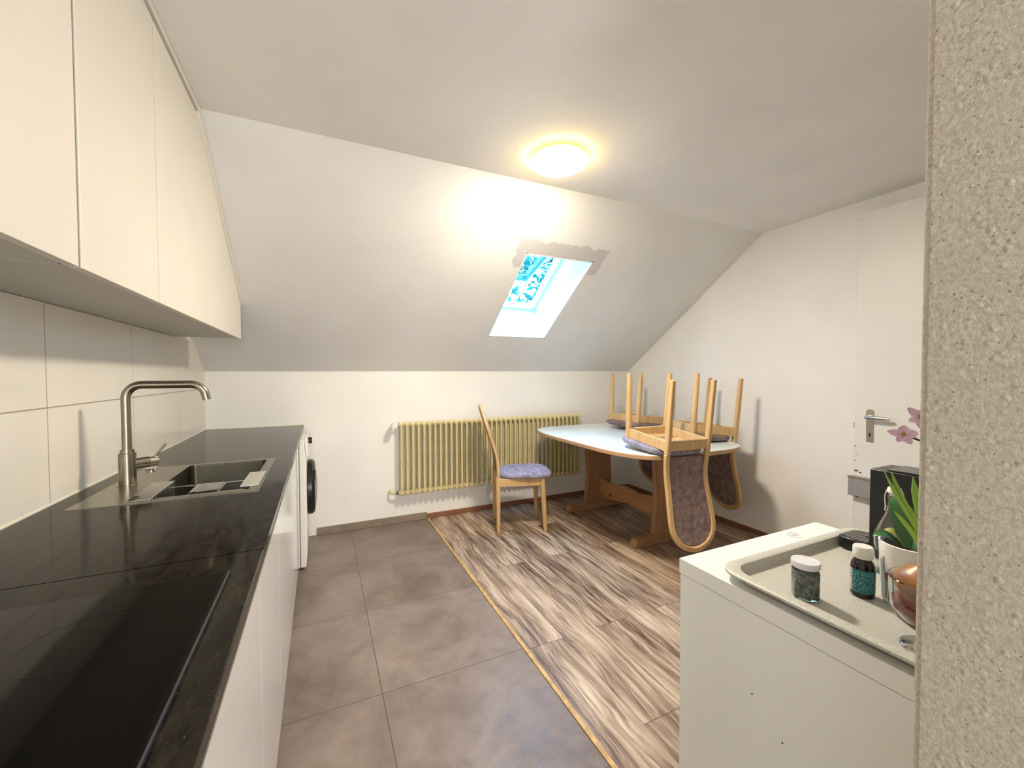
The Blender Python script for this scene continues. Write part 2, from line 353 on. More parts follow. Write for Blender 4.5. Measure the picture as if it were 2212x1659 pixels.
# ------------------------------------------------------------------ room shell
RY = -2.0; XP, YP = .62, .228
struct(MB().box(XL - .1, .812, RY, YB + .1, -.1, 0).obj('floor', 'tile', smooth=False), 'grey-brown square floor tiles in front of the kitchen units', 'floor')
struct(MB().box(.812, XR + .1, RY, YB + .1, -.1, 0).obj('floor_1', 'lam', smooth=False), 'brown streaked wood laminate floor under the dining table', 'floor')
struct(MB().box(.811, .829, YP, YB - .001, 0, .006).obj('trim_1', 'thresh', bevel=.002), 'thin oak threshold strip between tiles and laminate', 'strip')
struct(MB().box(XL - .1, XL, RY, YB + .1, 0, ZC + .3).obj('wall_left', 'wall', smooth=False), 'white wall behind the kitchen units', 'wall')
struct(MB().box(XL - .1, XR + .1, YB, YB + .1, 0, ZK + .06).obj('wall_back', 'wall', smooth=False), 'low white knee wall with the radiator', 'wall')
struct(MB().box(XR, XR + .1, RY, YB + .1, 0, ZC + .3).obj('wall_right', 'wall', smooth=False), 'white side wall beside the dining table', 'wall')
struct(MB().box(XL - .1, XR + .1, RY - .1, RY, 0, ZC + .1).obj('wall_rear', 'wall', smooth=False), 'white wall behind the viewer', 'wall')
struct(MB().box(XP, XR + .05, RY - .05, YP, 0, ZC).obj('wall_near', 'rough', bevel=.008, seg=3), 'rough plastered partition end at the right edge', 'wall')
struct(MB().box(XL - .1, XR + .1, RY - .1, YC + .002, ZC, ZC + .1).obj('ceiling', 'ceil', smooth=False), 'flat white ceiling with the round lamp', 'ceiling')
# sloped ceiling with the skylight hole, 0.30 thick
SX0, SX1, SY0, SY1 = 1.232, 1.738, 2.39, 3.068
b = MB()
def slab(x0, x1, y0, y1, t=.12):
    vs = [Vector((x, y, zs(y))) for x in (x0, x1) for y in (y0, y1)]
    b.add([*vs, *[v + NV * t for v in vs]], [(0, 1, 3, 2), (4, 6, 7, 5), (0, 2, 6, 4), (1, 5, 7, 3), (0, 4, 5, 1), (2, 3, 7, 6)])
G = .012; slab(XL - .1, SX0 - G, YC, YB + .1); slab(SX1 + G, XR + .1, YC, YB + .1); slab(SX0 - G, SX1 + G, YC, SY0 - G); slab(SX0 - G, SX1 + G, SY1 + G, YB + .1)
struct(b.obj('ceiling_1', 'slope', smooth=False), 'sloping white ceiling with the skylight', 'ceiling')
# skylight: shaft, frame, tilted sash, pane
DEP = .31
win = thing('window_1', 'small roof window in the slope with its sash tilted open', 'window', (0, 0, 0)); win['kind'] = 'structure'
def sp(x, y, off): return Vector((x, y, zs(y))) + NV * off
b = MB()
for (xa, ya, xb, yb, nx) in ((SX0, SY0, SX0, SY1, Vector((-1, 0, 0))), (SX1, SY0, SX1, SY1, Vector((1, 0, 0))), (SX0, SY0, SX1, SY0, -DV), (SX0, SY1, SX1, SY1, DV)):
    v = [sp(xa, ya, 0), sp(xb, yb, 0), sp(xb, yb, DEP), sp(xa, ya, DEP)]; w = [p + nx * .0119 for p in v]
    b.add(v + w, [(0, 1, 2, 3), (7, 6, 5, 4), (0, 4, 5, 1), (1, 5, 6, 2), (2, 6, 7, 3), (3, 7, 4, 0)])
b.obj('window_reveal', mat('reveal_paint', (.82, .84, .84), .5), win, smooth=False)
# local frame of the window plane: x = X, u = down slope
WM = Matrix(((1, 0, 0, (SX0 + SX1) / 2), (0, DV.y, NV.y, 0), (0, DV.z, NV.z, 0), (0, 0, 0, 1)))
o0 = sp(0, (SY0 + SY1) / 2, DEP); WM[1][3] = o0.y; WM[2][3] = o0.z
hw, hu = (SX1 - SX0) / 2, (SY1 - SY0) / 2 / DV.y
def frame(b, hw, hu, t, z0, z1, mtx):
    b.box(-hw, -hw + t, -hu, hu, z0, z1, mtx); b.box(hw - t, hw, -hu, hu, z0, z1, mtx)
    b.box(-hw + t, hw - t, -hu, -hu + t, z0, z1, mtx); b.box(-hw + t, hw - t, hu - t, hu, z0, z1, mtx)
b = MB(); frame(b, hw + .03, hu + .03, .055, .0, .07, WM); b.obj('outer_frame', 'vinyl', win, bevel=.003)
tilt = rad(17)
SM = WM @ Matrix.Translation((0, -hu + .01, .05)) @ Matrix.Rotation(tilt, 4, 'X')
SM = SM @ Matrix.Translation((0, hu - .03, 0))
sa = MB(); frame(sa, hw - .028, hu - .03, .04, 0, .045, SM); so = sa.obj('window_sash', 'sash', win, bevel=.003)
b = MB(); frame(b, hw - .028, hu - .03, .012, -.006, 0.0, SM); b.obj('sash_bead', 'vinyl', so)
MB().box(-hw + .06, hw - .06, -hu + .07, hu - .07, .018, .022, SM).obj('window_pane', 'pane', so, smooth=False)
b = MB(); b.tube([WM @ Vector((-hw + .03, .1, .04)), SM @ Vector((-hw + .05, hu - .1, .0))], .005, 8); b.obj('window_stay', 'dark', win)
# daylight opening (sampling portal set in the opening)
p = area('skylight_portal', sp((SX0 + SX1) / 2, (SY0 + SY1) / 2, DEP + .0), (0, 0, 0), hw * 2, hu * 2, 1, (1, 1, 1), True)
p.matrix_world = WM @ Matrix.Translation((0, 0, -.005))
wr = thing('rear_fill_frame', 'added white frame round the unseen fill light behind the viewer', 'window', (.20, RY, 1.40)); wr['kind'] = 'structure'  # made-up surround for the rear fill light, out of view
b = MB()
for x0, x1, z0, z1 in ((-.41, -.351, -.66, .66), (.351, .41, -.66, .66), (-.351, .351, -.66, -.601), (-.351, .351, .601, .66)): b.box(x0, x1, .001, .08, z0, z1)
b.obj('outer_frame', 'vinyl', wr, bevel=.003)
# skirtings
struct(MB().box(-.04, .1995, YB - .011, YB, 0, .056).box(.2025, .811, YB - .011, YB, 0, .056).obj('baseboard_back', 'tilebase', bevel=.0015), 'low taupe tile skirting under the radiator', 'skirting')
struct(MB().box(.812, XR - .013, YB - .013, YB, 0, .042).obj('baseboard_dining', 'skirt', bevel=.003), 'brown wooden skirting below the radiator', 'skirting')
struct(MB().box(XR - .013, XR, YP, YB, 0, .042).obj('baseboard_right', 'skirt', bevel=.003), 'brown wooden skirting along the right wall', 'skirting')
struct(MB().box(XL, XL + .008, RY, YB, WT, 1.452).obj('trim_2', 'splash', smooth=False), 'large cream wall tiles above the worktop', 'tiling')
struct(MB().box(XL, -.12, YB - .004, YB, WT, WT + .006).box(XL + .008, XL + .012, .0, YB, WT, WT + .004).obj('trim_3', 'silic'), 'pale sealant bead along the worktop', 'sealant')

# ------------------------------------------------------------------ kitchen: base units, worktop
XF = -.135
UN = [(-1.2, -.1), (-.1, .5), (.5, 1.108), (1.108, 1.56), (1.56, 2.36), (2.36, 2.82)]
names = ['nearest the viewer beside the hob', 'under the near half of the hob', 'under the front edge of the hob', 'between hob and sink', 'under the sink', 'next to the washing machine']
for i, (y0, y1) in enumerate(UN):
    t = thing('base_cabinet', 'white gloss handleless base unit ' + names[i], 'cabinet', (0, y0, 0), 0, 'white base units')
    L = y1 - y0
    b = MB(); b.box(XL + .05, XF - .06, .001, L - .001, 0, .06)
    if i == 4: b.box(XL + .01, XF - .022, .001, .017, .06, WT - .021); b.box(XL + .01, XF - .022, L - .017, L - .001, .06, WT - .021); b.box(XL + .01, XF - .022, .017, L - .017, .06, .08); b.box(XL + .01, XL + .02, .017, L - .017, .08, WT - .021)
    else: b.box(XL + .01, XF - .022, 0.001, L - .001, .06, WT - .021)
    b.obj('body', 'carc', t, smooth=False)
    MB().box(XF - .02, XF, .0012, L - .0012, .065, .81).obj('door', 'cabl', t, bevel=.0006)
    MB().box(XF - .05, XF - .045, .002, L - .002, 0.0, .062).obj('plinth', 'carc', t)
wt = thing('worktop', 'long polished black stone worktop along the left wall', 'worktop')
# sink opening: X -.645..-.20, Y 1.585..2.135
b = MB(); x0, x1 = XL + .008, -.118
b.box(x0, x1, -1.3, 1.043, WT - .02, WT); b.obj('worktop_slab', 'granite', wt, bevel=.002)
b = MB(); b.box(x0, x1, 1.0445, 1.585, WT - .02, WT); b.box(x0, x1, 2.135, YB - .001, WT - .02, WT); b.box(x0, -.645, 1.585, 2.135, WT - .02, WT); b.box(-.20, x1, 1.585, 2.135, WT - .02, WT)
b.obj('worktop_slab', 'granite', wt, bevel=0)
MB().box(x1 - .012, x1 + .001, -1.3, YB - .002, WT - .026, WT - .0205).obj('edge_strip', 'nickel', wt)
hob = thing('hob', 'black glass hob set into the near end of the worktop', 'hob', (-.425, .62, WT))
MB().box(-.262, .262, -.32, .32, 0, .005).obj('glass_plate', 'hob', hob, bevel=.002)
MB().box(.2595, .2625, -.32, .32, .0005, .0058).obj('bevelled_edge', 'hobedge', hob)
b = MB()
for k in range(5): b.box(.02 + k * .012, .026 + k * .012, -.16 - .01 * (k % 2), -.10, .0051, .0053)
b.box(.10, .104, -.165, -.095, .0051, .0053); b.obj('printed_mark', 'mark', hob, smooth=False)
b = MB()
for cx, cy, r in ((-.11, -.14, .09), (.12, .16, .075), (-.11, .16, .105)):
    b.lathe([(r, .0051), (r, .00525), (r + .0015, .00525), (r + .0015, .0051)], 48, (cx, cy, 0), False, False)
b.obj('cooking_zone', 'ring', hob)

# sink
sk = thing('sink', 'brushed steel inset sink in the black worktop', 'sink', (0, 0, WT))
RX0, RX1, RYa, RYb = -.66, -.188, 1.57, 2.15; BX0, BX1, BYa, BYb = -.50, -.222, 1.60, 2.125
b = MB(); b.box(RX0, BX0, RYa, RYb, .0, .0025); b.box(BX1, RX1, RYa, RYb, 0, .0025); b.box(BX0, BX1, RYa, BYa, 0, .0025); b.box(BX0, BX1, BYb, RYb, 0, .0025)
b.obj('rim', 'steel', sk, smooth=False)
b = MB()
def rr(x0, x1, y0, y1, r, n=6):
    pts = []
    for cx, cy, a in ((x1 - r, y1 - r, 0), (x0 + r, y1 - r, pi / 2), (x0 + r, y0 + r, pi), (x1 - r, y0 + r, 3 * pi / 2)):
        for k in range(n + 1): pts.append((cx + r * cos(a + k * pi / 2 / n), cy + r * sin(a + k * pi / 2 / n)))
    return pts
rg = [[(x, y, z) for x, y in rr(BX0 + i_, BX1 - i_, BYa + i_, BYb - i_, .02)] for i_, z in ((0, .0024), (0.001, -.01), (.004, -.165), (.012, -.18))]
b.loft(rg, cap=False); b.add(rg[-1], [tuple(range(len(rg[-1])))]); b.obj('bowl', 'steeld', sk)
b = MB(); b.lathe([(.045, -.1795), (.045, -.176), (.03, -.175), (.0, -.178)], 32, (-.36, 1.86, 0)); b.obj('drain', 'chrome', sk)
b = MB(); b.lathe([(.012, .0), (.02, .0), (.021, .008), (.0, .010)], 24, (-.62, 2.10, .0025)); b.obj('drain_knob', 'chrome', sk)
# colander plate hooked over the near left corner of the bowl
cp = thing('sink_colander', 'slotted steel colander hooked over the left side of the sink bowl', 'colander', (0, 0, WT + .0028))
b = MB(); b.box(-.535, -.475, 1.59, 1.83, .0, .003); b.obj('plate', 'nickel', cp, bevel=.001)
b = MB()
for k in range(9): b.box(-.478, -.475, 1.608 + k * .0255, 1.616 + k * .0255, -.04, -.0005)
b.box(-.478, -.475, 1.606, 1.83, -.045, -.04); b.obj('slotted_side', 'nickel', cp, smooth=False)
MB().box(-.53, -.515, 1.595, 1.64, .003, .005).obj('slot', 'gap', cp, smooth=False)
rl = thing('dish_rack', 'thin rod rack spanning the sink bowl', 'rack', (0, 0, WT - .012))
b = MB(); b.tube([(-.475, 1.66, 0), (-.226, 1.66, 0)], .003, 8); b.tube([(-.475, 1.80, 0), (-.226, 1.80, 0)], .003, 8); b.tube([(-.40, 1.66, 0), (-.40, 1.80, 0)], .003, 8); b.tube([(-.32, 1.66, 0), (-.32, 1.80, 0)], .003, 8)
b.obj('rod', 'nickel', rl); MB().box(-.40, -.32, 1.67, 1.79, .003, .006).obj('clear_tray', 'glass', rl, smooth=False)
pl = MB().box(-.252, -.198, 1.635, 1.855, .003, .0065).obj('steel_plate', 'chrome', None, bevel=.001); pl.location = (0, 0, WT + .0002)
pl.data.materials.clear(); pl.data.materials.append(mat('pale_satin_metal', (.62, .60, .54), .4, metal=.6)); tag(pl, 'small pale metal plate lying on the right rim of the sink', 'plate')

# tap
tp = thing('kitchen_tap', 'tall brushed steel mixer tap behind the sink bowl', 'tap', (-.607, 1.836, WT + .0025))
MB().lathe([(.026, 0), (.026, .003), (.0235, .004), (.0235, .112), (.019, .113), (.019, .124), (.0, .124)], 40).obj('tap_body', 'steel', tp)
zt = .347; r = .045; path = [(0, 0, .12), (0, 0, zt - r - .05)]
for k in range(9): a = k * pi / 16; path.append((r - r * cos(a), 0, zt - r + r * sin(a)))
for k in range(9): a = k * (pi / 2.15) / 8; path.append((.225 - r + r * sin(a), 0, zt - r + r * cos(a)))
lp = Vector(path[-1]); path.append(tuple(lp + (lp - Vector(path[-2])).normalized() * .018))
MB().tube(path, .0135, 24).obj('spout', 'steel', tp)
d = Vector((.82, .57, 0)).normalized()
o = MB().tube([d * .015 + Vector((0, 0, .072)), d * .058 + Vector((0, 0, .072))], .0185, 28).obj('valve', 'steel', tp)
MB().tube([d * .059 + Vector((0, 0, .072)), d * .083 + Vector((0, 0, .072))], .0165, 28).obj('valve_cap', 'nickel', tp)
MB().tube([d * .072 + Vector((0, 0, .084)), d * .105 + Vector((0, .01, .128))], [.0045, .0045], 12).obj('lever', 'nickel', tp)

# washing machine
wmx = -.095
t = thing('washing_machine', 'white front-loading washing machine under the end of the worktop', 'washing machine', (0, 3.15, 0))
MB().box(XL + .03, wmx - .035, -.275, .275, .015, WT - .022).obj('cabinet', 'appl', t, bevel=.008)
b = MB(); b.prism([(wmx - .033, .02), (wmx - .002, .02), (wmx + .006, .10), (wmx + .006, .70), (wmx - .006, .827), (wmx - .033, .827)], -.276, .276, Matrix(((1, 0, 0, 0), (0, 0, 1, 0), (0, 1, 0, 0), (0, 0, 0, 1))))
b.obj('front_panel', 'appl', t, bevel=.004)
b = MB(); b.prism([(wmx + .0065, .715), (wmx + .020, .725), (wmx + .010, .82), (wmx - .004, .826)], -.27, .27, Matrix(((1, 0, 0, 0), (0, 0, 1, 0), (0, 1, 0, 0), (0, 0, 0, 1)))); b.obj('control_panel', 'appl', t, bevel=.003)
MX = Matrix(((0, 0, 1, 0), (1, 0, 0, 0), (0, 1, 0, 0), (0, 0, 0, 1)))
MB().lathe([(.022, 0), (.022, .02), (.019, .024), (0, .024)], 28, mtx=Matrix.Translation((wmx + .012, .03, .78)) @ MX).obj('programme_knob', 'black', t)
dr = MB().lathe([(.165, 0), (.185, .004), (.185, .03), (.17, .045), (.14, .045)], 56, mtx=Matrix.Translation((wmx + .006, 0, .465)) @ MX, cap0=False, cap1=False).obj('porthole_door', 'black', t)
MB().lathe([(.15, 0.03), (.145, .048), (.10, .055), (0, .06)], 56, mtx=Matrix.Translation((wmx + .006, 0, .465)) @ MX, cap0=False, cap1=False).obj('porthole_cover', 'greyd', dr)
MB().box(wmx + .05, wmx + .056, -.13, -.112, .50, .60).obj('door_grip', 'black', dr, bevel=.002)
for sx_ in (XL + .1, wmx - .08):
    for sy_ in (-.24, .24): MB().lathe([(.02, 0), (.02, .016)], 16, (sx_, sy_, 0)).obj('foot', 'dark', t)

# upper cabinets following the slope
UF, UB = -.42, 1.453
def top(y): return ZC - .022 if y <= YC + .03 else zs(y) - .022
def unit(y0, y1, label):
    t = thing('wall_cabinet', label, 'cabinet', (0, y0, 0), 0, 'cream wall cabinets')
    ys = [y0, y1] if not (y0 < YC + .03 < y1) else [y0, YC + .03, y1]
    MT = Matrix(((0, 0, 1, 0), (1, 0, 0, -y0), (0, 1, 0, 0), (0, 0, 0, 1)))   # (y,z,x) -> local
    def pan(a, b_, zb, dt, x0, x1, nm, mt, par, bev=0):
        yy = [a] + [y for y in ys[1:-1]] + [b_]
        poly = [(a, zb), (b_, zb)] + [(y, top(y) - dt) for y in yy[::-1]]
        return MB().prism(poly, x0, x1, MT).obj(nm, mt, par, bevel=bev, smooth=False)
    pan(y0 + .001, y1 - .001, UB + .001, .004, XL + .001, UF - .021, 'body', 'carc', t)
    pan(y0 + .0015, y1 - .0015, UB - .004, .008, UF - .019, UF, 'door', 'cab', t, .0012)
    if y0 == 1.087: pan(y0 - .0078, y0, UB, .004, UF - .03, UF - .006, 'gap_shade_strip', 'gapo', t)  # dark strip set into the gap, its colour paints the shade there
    return t
unit(-.60, .48, 'cream wall cabinet nearest the viewer at the left edge')
unit(.482, 1.079, 'cream wall cabinet left of the wide dark joint')
unit(1.087, 1.515, 'cream wall cabinet in the middle right of the wide dark joint')
unit(1.5165, 2.40, 'cream wall cabinet cut to the bend of the ceiling')
unit(2.4012, 2.875, 'cream wall cabinet at the far end cut to the roof slope')
t = thing('cabinet_cover_strip', 'narrow cream strip closing the gap between wall cabinets and ceiling', 'strip')
MB().box(UF - .012, UF + .006, -.6, 2.0, ZC - .022, ZC - .0015).obj('ceiling_strip', 'cab', t)
b = MB(); p0, p1 = [Vector((0, 1.99, zs(1.99) - .05)), Vector((0, 2.885, zs(2.885) - .028))]
q0, q1 = [Vector((0, 1.99, ZC - .003)), Vector((0, 2.885, zs(2.885) - .003))]
vs = [(x, p.y, p.z) for x in (UF - .012, UF + .008) for p in (p0, p1, Vector((0, 2.885, zs(2.885) - .002)), Vector((0, 2.0, ZC - .003)), Vector((0, 1.97, ZC - .003)))]
b.add(vs, [(0, 1, 2, 3, 4), (9, 8, 7, 6, 5)] + [(k, (k + 1) % 5, 5 + (k + 1) % 5, 5 + k) for k in range(5)]); b.obj('slope_strip', 'cab', t, smooth=False)

# ------------------------------------------------------------------ radiator
t = thing('radiator', 'long cream column radiator on the low back wall', 'radiator', (.588, 3.405, 0))
z0r, z1r = .245, .845; sec = None
def section():
    b = MB()
    for sy_ in (-.027, .027):
        b.tube([(0, sy_, z0r + .015), (0, sy_, z0r + .05), (0, sy_, (z0r + z1r) / 2), (0, sy_, z1r - .05), (0, sy_, z1r - .015)], [.013, .0105, .0105, .0105, .013], 12)
    for zz in (z0r + .022, z1r - .022):
        b.tube([(-.0225, 0, zz), (-.015, 0, zz), (-.012, 0, zz), (.012, 0, zz), (.015, 0, zz), (.0225, 0, zz)], [.013, .020, .023, .023, .020, .013], 16, sx=1.0, sy=1.45, up=(0, 0, 1))
    return b
sec = section().obj('radiator_column', 'rad', t)
for k in range(1, 38):
    c = sec.copy(); COL.objects.link(c); c.parent = t; c.location = (k * .0465, 0, 0)
MB().tube([(-.02, -.005, z1r - .022), (-.06, -.005, z1r - .022)], .009, 14).obj('valve_pipe', 'nickel', t)
MB().tube([(-.06, .03, z1r - .022), (-.06, -.02, z1r - .022), (-.06, -.07, z1r - .022), (-.06, -.075, z1r - .022)], [.016, .024, .023, .016], 24).obj('thermostat_knob', 'appl', t)
MB().tube([(-.02, 0, z0r + .022), (-.045, 0, z0r + .022)], .010, 14).obj('return_nut', 'plug', t)
MB().tube([(-.045, 0, z0r + .022), (-.06, 0, z0r + .022), (-.075, .01, z0r + .024), (-.082, .03, z0r + .03), (-.082, .072, z0r + .03)], .010, 14).obj('return_pipe', 'rad', t)
for k in (6, 31):
    for zz in (z0r + .06, z1r - .06): MB().box(k * .0465 + .018, k * .0465 + .028, .03, .0725, zz - .008, zz + .008).obj('wall_bracket', 'rad', t)

# ------------------------------------------------------------------ ceiling lamp
t = thing('ceiling_lamp', 'round lit ceiling lamp with white diffuser', 'lamp', (1.055, 1.715, ZC))
MB().lathe([(.125, 0), (.127, -.012), (.120, -.016), (0, -.016)], 64).obj('base', mat('lamp_base', (.8, .75, .6), .5), t)
MB().lathe([(.128, -.010), (.1305, -.012), (.128, -.014)], 64, cap0=False, cap1=False).obj('brass_ring', mat('brass', (.6, .38, .12), .3, metal=.8), t)
MB().lathe([(.124, -.0165), (.134, -.0185), (.139, -.024), (.1385, -.031), (.134, -.037)], 64, cap0=False, cap1=False).obj('diffuser_rim', 'bulb_rim', t)
MB().lathe([(.134, -.037), (.124, -.042), (.098, -.049), (.06, -.055), (.02, -.0575), (0, -.058)], 64, cap0=False, cap1=False).obj('diffuser', 'bulb', t)

# ------------------------------------------------------------------ dining table
TZ = .745; TX0, TX1, TY0, TY1 = 1.665, 2.72, 1.80, 3.315
t = thing('dining_table', 'pine trestle dining table with a pale top carrying upturned chairs', 'table', (2.30, 2.66, 0))
def sup(x0, x1, y0, y1, e=4.2, n=96):
    cx, cy, a, b_ = (x0 + x1) / 2, (y0 + y1) / 2, (x1 - x0) / 2, (y1 - y0) / 2; out = []
    for k in range(n):
        th = 2 * pi * k / n; c, s_ = cos(th), sin(th)
        out.append((cx + a * math.copysign(abs(c) ** (2 / e), c), cy + b_ * math.copysign(abs(s_) ** (2 / e), s_)))
    return out
lx, ly = 2.30, 2.66
def L(p): return [(x - lx, y - ly) for x, y in p]
MB().prism(L(sup(TX0, TX1, TY0, TY1)), TZ - .028, TZ - .0022).obj('tabletop', 'edge', t, bevel=.003)
MB().prism(L(sup(TX0 + .0015, TX1 - .0015, TY0 + .0015, TY1 - .0015)), TZ - .0022, TZ).obj('tabletop_laminate', 'lamtop', t)
for yy in (2.25, 3.09):
    y_ = yy - ly
    MX2 = Matrix(((1, 0, 0, 0), (0, 0, 1, 0), (0, 1, 0, 0), (0, 0, 0, 1)))
    MB().prism([(-.125, .06), (.145, .06), (.16, .30), (.145, .66), (-.115, .66), (-.10, .30)], y_ - .021, y_ + .021, MX2).obj('upright_board', 'pineZ', t, bevel=.003)
    MB().prism([(-.31, 0), (.31, 0), (.31, .025), (.285, .06), (-.285, .06), (-.31, .025)], y_ - .032, y_ + .032, MX2).obj('foot', 'pineX', t, bevel=.004)
    MB().prism([(-.36, .717), (.34, .717), (.34, .70), (.29, .66), (-.30, .66), (-.36, .695)], y_ - .028, y_ + .028, MX2).obj('top_bearer', 'pineX', t, bevel=.003)
# live-edge stretcher
random.seed(3); N = 26; tops, bots = [], []
for k in range(N + 1):
    yy = 2.271 + (3.069 - 2.271) * k / N - ly
    tops.append((yy, .268 + .008 * sin(k * .55) + .004 * sin(k * 1.3 + 1) + .015 * (1 - k / N))); bots.append((yy, .130 + .010 * sin(k * .45 + 2) + .003 * sin(k * 1.1)+ .02 * (1 - k / N)))
MB().prism(tops + bots[::-1], .01, .04, Matrix(((0, 0, 1, 0), (1, 0, 0, 0), (0, 1, 0, 0), (0, 0, 0, 1)))).obj('stretcher', 'pineY', t, bevel=.004, smooth=False)

# ------------------------------------------------------------------ chairs
def backy(z):      # y of the back frame at height z
    return -.185 if z < .50 else (-.185 - .32 * ((z - .50) ** 2) / .30 if z < .65 else -.209 - .32 * (z - .65))
def backx(z):
    return .152 + .006 * sin((z - .1) * 7) if z < .5 else .158 - .010 * math.sin(min(1, (z - .44) / .34) * pi) 
def chair(fab, label, loc, rz):
    t = thing('dining_chair', label, 'chair', loc, rz, 'upholstered beech dining chairs')
    for s_ in (-1, 1):
        MB().tube([(s_ * .170, .186, 0), (s_ * .167, .183, .05), (s_ * .160, .172, .30), (s_ * .156, .168, .424)], [.0145, .0165, .0195, .0200], 18).obj('leg', 'beech', t)
    zz = [0, .06, .15, .25, .36, .44]
    for s_ in (-1, 1):
        MB().strip([(s_ * (.160 - .01 * z), backy(z), z) for z in zz], [.0125, .0135, .0145, .0155, .0165, .0165], .0125, (1, 0, 0)).obj('leg', 'beech', t, bevel=.004)
    R = .165; zc_ = .835; pts = []
    zl = [.44 + .025 * k for k in range(17)]
    for z in zl: pts.append((-backx(z), backy(z), z))
    xr = backx(zl[-1])
    for k in range(1, 24):
        a = pi - pi * k / 24; z = zc_ + .145 * (sin(a) ** .9); pts.append((xr * cos(a) * 1.0, backy(z), z))
    for z in zl[::-1]: pts.append((backx(z), backy(z), z))
    nrm = [(0, 1, 0)] * len(pts)
    MB().strip(pts, .0155, .0115, nrm).obj('back_frame', 'beech', t, bevel=.004)
    # upholstered back panel in front of the frame
    rings = []
    for off, ins in ((-.006, .002), (-.008, -.003), (.002, -.006), (.010, -.002), (.015, .012)):
        ring = []
        lo = [.462 + .032 * k for k in range(13)]
        for z in lo: ring.append((-(backx(z) - .018 - ins), backy(z) + off + .004, z))
        xr2 = backx(lo[-1]) - .018 - ins
        for k in range(1, 16):
            a = pi - pi * k / 16; z = lo[-1] + (.108 - ins) * sin(a) ** .9; ring.append((xr2 * cos(a), backy(z) + off + .004, z))
        for z in lo[::-1]: ring.append((backx(z) - .018 - ins, backy(z) + off + .004, z))
        rings.append(ring)
    MB().loft(rings).obj('backrest', 'fab', t)
    # seat frame rails and slats
    b = MB()
    b.box(-.142, .142, .160, .180, .360, .422); b.box(-.146, .146, -.194, -.176, .360, .422)
    b.box(-.166, -.148, -.178, .155, .360, .422); b.box(.148, .166, -.178, .155, .360, .422)
    b.obj('seat_frame', 'beech', t, bevel=.003)
    b = MB(); b.box(-.147, .147, -.175, -.10, .410, .420); b.box(-.147, .147, -.03, .04, .410, .420); b.box(-.147, .147, .09, .158, .410, .420)
    for k in range(3): b.box(-.06 + k * .045, -.05 + k * .045, -.175, .158, .403, .410)
    b.obj('seat_slats', 'beech', t, bevel=.001)
    # cushion
    rings = []
    for sc, z in ((.82, .4225), (.955, .4235), (.99, .429), (1.0, .437), (.995, .446), (.96, .456), (.88, .464), (.70, .471), (.42, .475), (.15, .476)):
        ring = []
        for k in range(56):
            th = 2 * pi * k / 56; c, s2 = cos(th), sin(th); e = 2 / 3.4
            x = .194 * math.copysign(abs(c) ** e, c); y = .222 * math.copysign(abs(s2) ** e, s2)
            x *= 1 + .06 * (y / .212); ring.append((x * sc, .036 + y * sc, z))
        rings.append(ring)
    MB().loft(rings).obj('seat', fab, t)
    return t
c0 = chair('fabb', 'upholstered beech chair standing upright on the floor before the radiator', (1.462, 3.005, 0), rad(-107))
index(c0)
def upturn(tip, heading, label, dt=6, mtl='fab'):
    c = copy_tree(c0); c['label'] = label
    f = Vector((-sin(heading), cos(heading), 0)); x = Vector((cos(heading), sin(heading), 0))
    # columns: local x -> -x, local y -> f, local z -> -Z, then tilt about x
    B = Matrix(((-x.x, f.x, 0), (-x.y, f.y, 0), (0, 0, -1))).to_4x4()
    Tm = Matrix.Rotation(rad(dt), 4, x)
    rest = Vector((tip[0], tip[1], 0)) + f * .051 + Vector((0, 0, TZ + .0005))
    c.matrix_world = Matrix.Translation(rest) @ Tm @ Matrix.Translation((0, 0, .4765)) @ B
    return c
kb = upturn((1.988, 1.903), rad(-2.5), 'upturned beech chair on the near end of the table, back hanging toward the viewer')
ka = upturn((2.645, 2.885), rad(95), 'upturned beech chair at the far end of the table nearest the radiator')
kc = upturn((2.612, 2.178), rad(78), 'upturned beech chair on the right side of the table close to the side wall')
for k in (ka, kb, kc):
    for ch in k.children:
        if ch.name.startswith('seat') and not ch.name.startswith('seat_'):
            ch.data = ch.data.copy(); ch.data.materials.clear(); ch.data.materials.append(M['fabb' if k is kb else 'fab'])

# ------------------------------------------------------------------ door and metal box on the right wall
t = thing('door_1', 'plain white door leaf with lever handle folded against the right wall', 'door', (XR, 0, 0)); t['kind'] = 'structure'
MB().box(-.045, -.006, .50, 1.385, .012, 2.195).obj('door_leaf', 'doorp', t, bevel=.003)
hd = MB().prism([(-.019, -.10), (.015, -.10), (.019, .08), (.012, .095), (-.012, .095), (-.019, .085)], 0, .006, Matrix(((0, 0, -1, -.045), (1, 0, 0, 1.305), (0, 1, 0, .925), (0, 0, 0, 1)))).obj('handle_plate', 'nickel', t, bevel=.002)
MB().tube([(-.051, 1.313, .975), (-.075, 1.313, .975), (-.087, 1.306, .975), (-.090, 1.29, .975), (-.090, 1.23, .974), (-.087, 1.195, .972)], [.010, .0095, .010, .011, .011, .008], 16).obj('door_handle', 'nickel', t)
MB().tube([(-.0505, 1.303, .872), (-.053, 1.303, .872)], .006, 14).box(-.0535, -.0505, 1.3005, 1.3055, .855, .87).obj('keyhole', 'gap', t)
MB().box(-.034, -.018, 1.3851, 1.392, .90, .935).obj('latch', 'dark', t)
b = MB()
for y_, z_, s_ in ((1.372, .64, .012), (1.35, .632, .008), (1.378, .79, .006), (1.37, .74, .004), (1.365, 2.16, .004), (1.38, .70, .005)): b.box(-.0458, -.0452, y_ - s_, y_ + s_ * .6, z_ - s_ * .5, z_ + s_ * .4)
b.obj('paint_chip', 'dirt', t, smooth=False)
struct(MB().box(XR - .05, XR, .47, .50, 0, 2.23).box(XR - .006, XR - .001, .49, 1.38, 2.196, 2.203).obj('trim_4', 'doorp'), 'white door frame on the right wall', 'door frame')
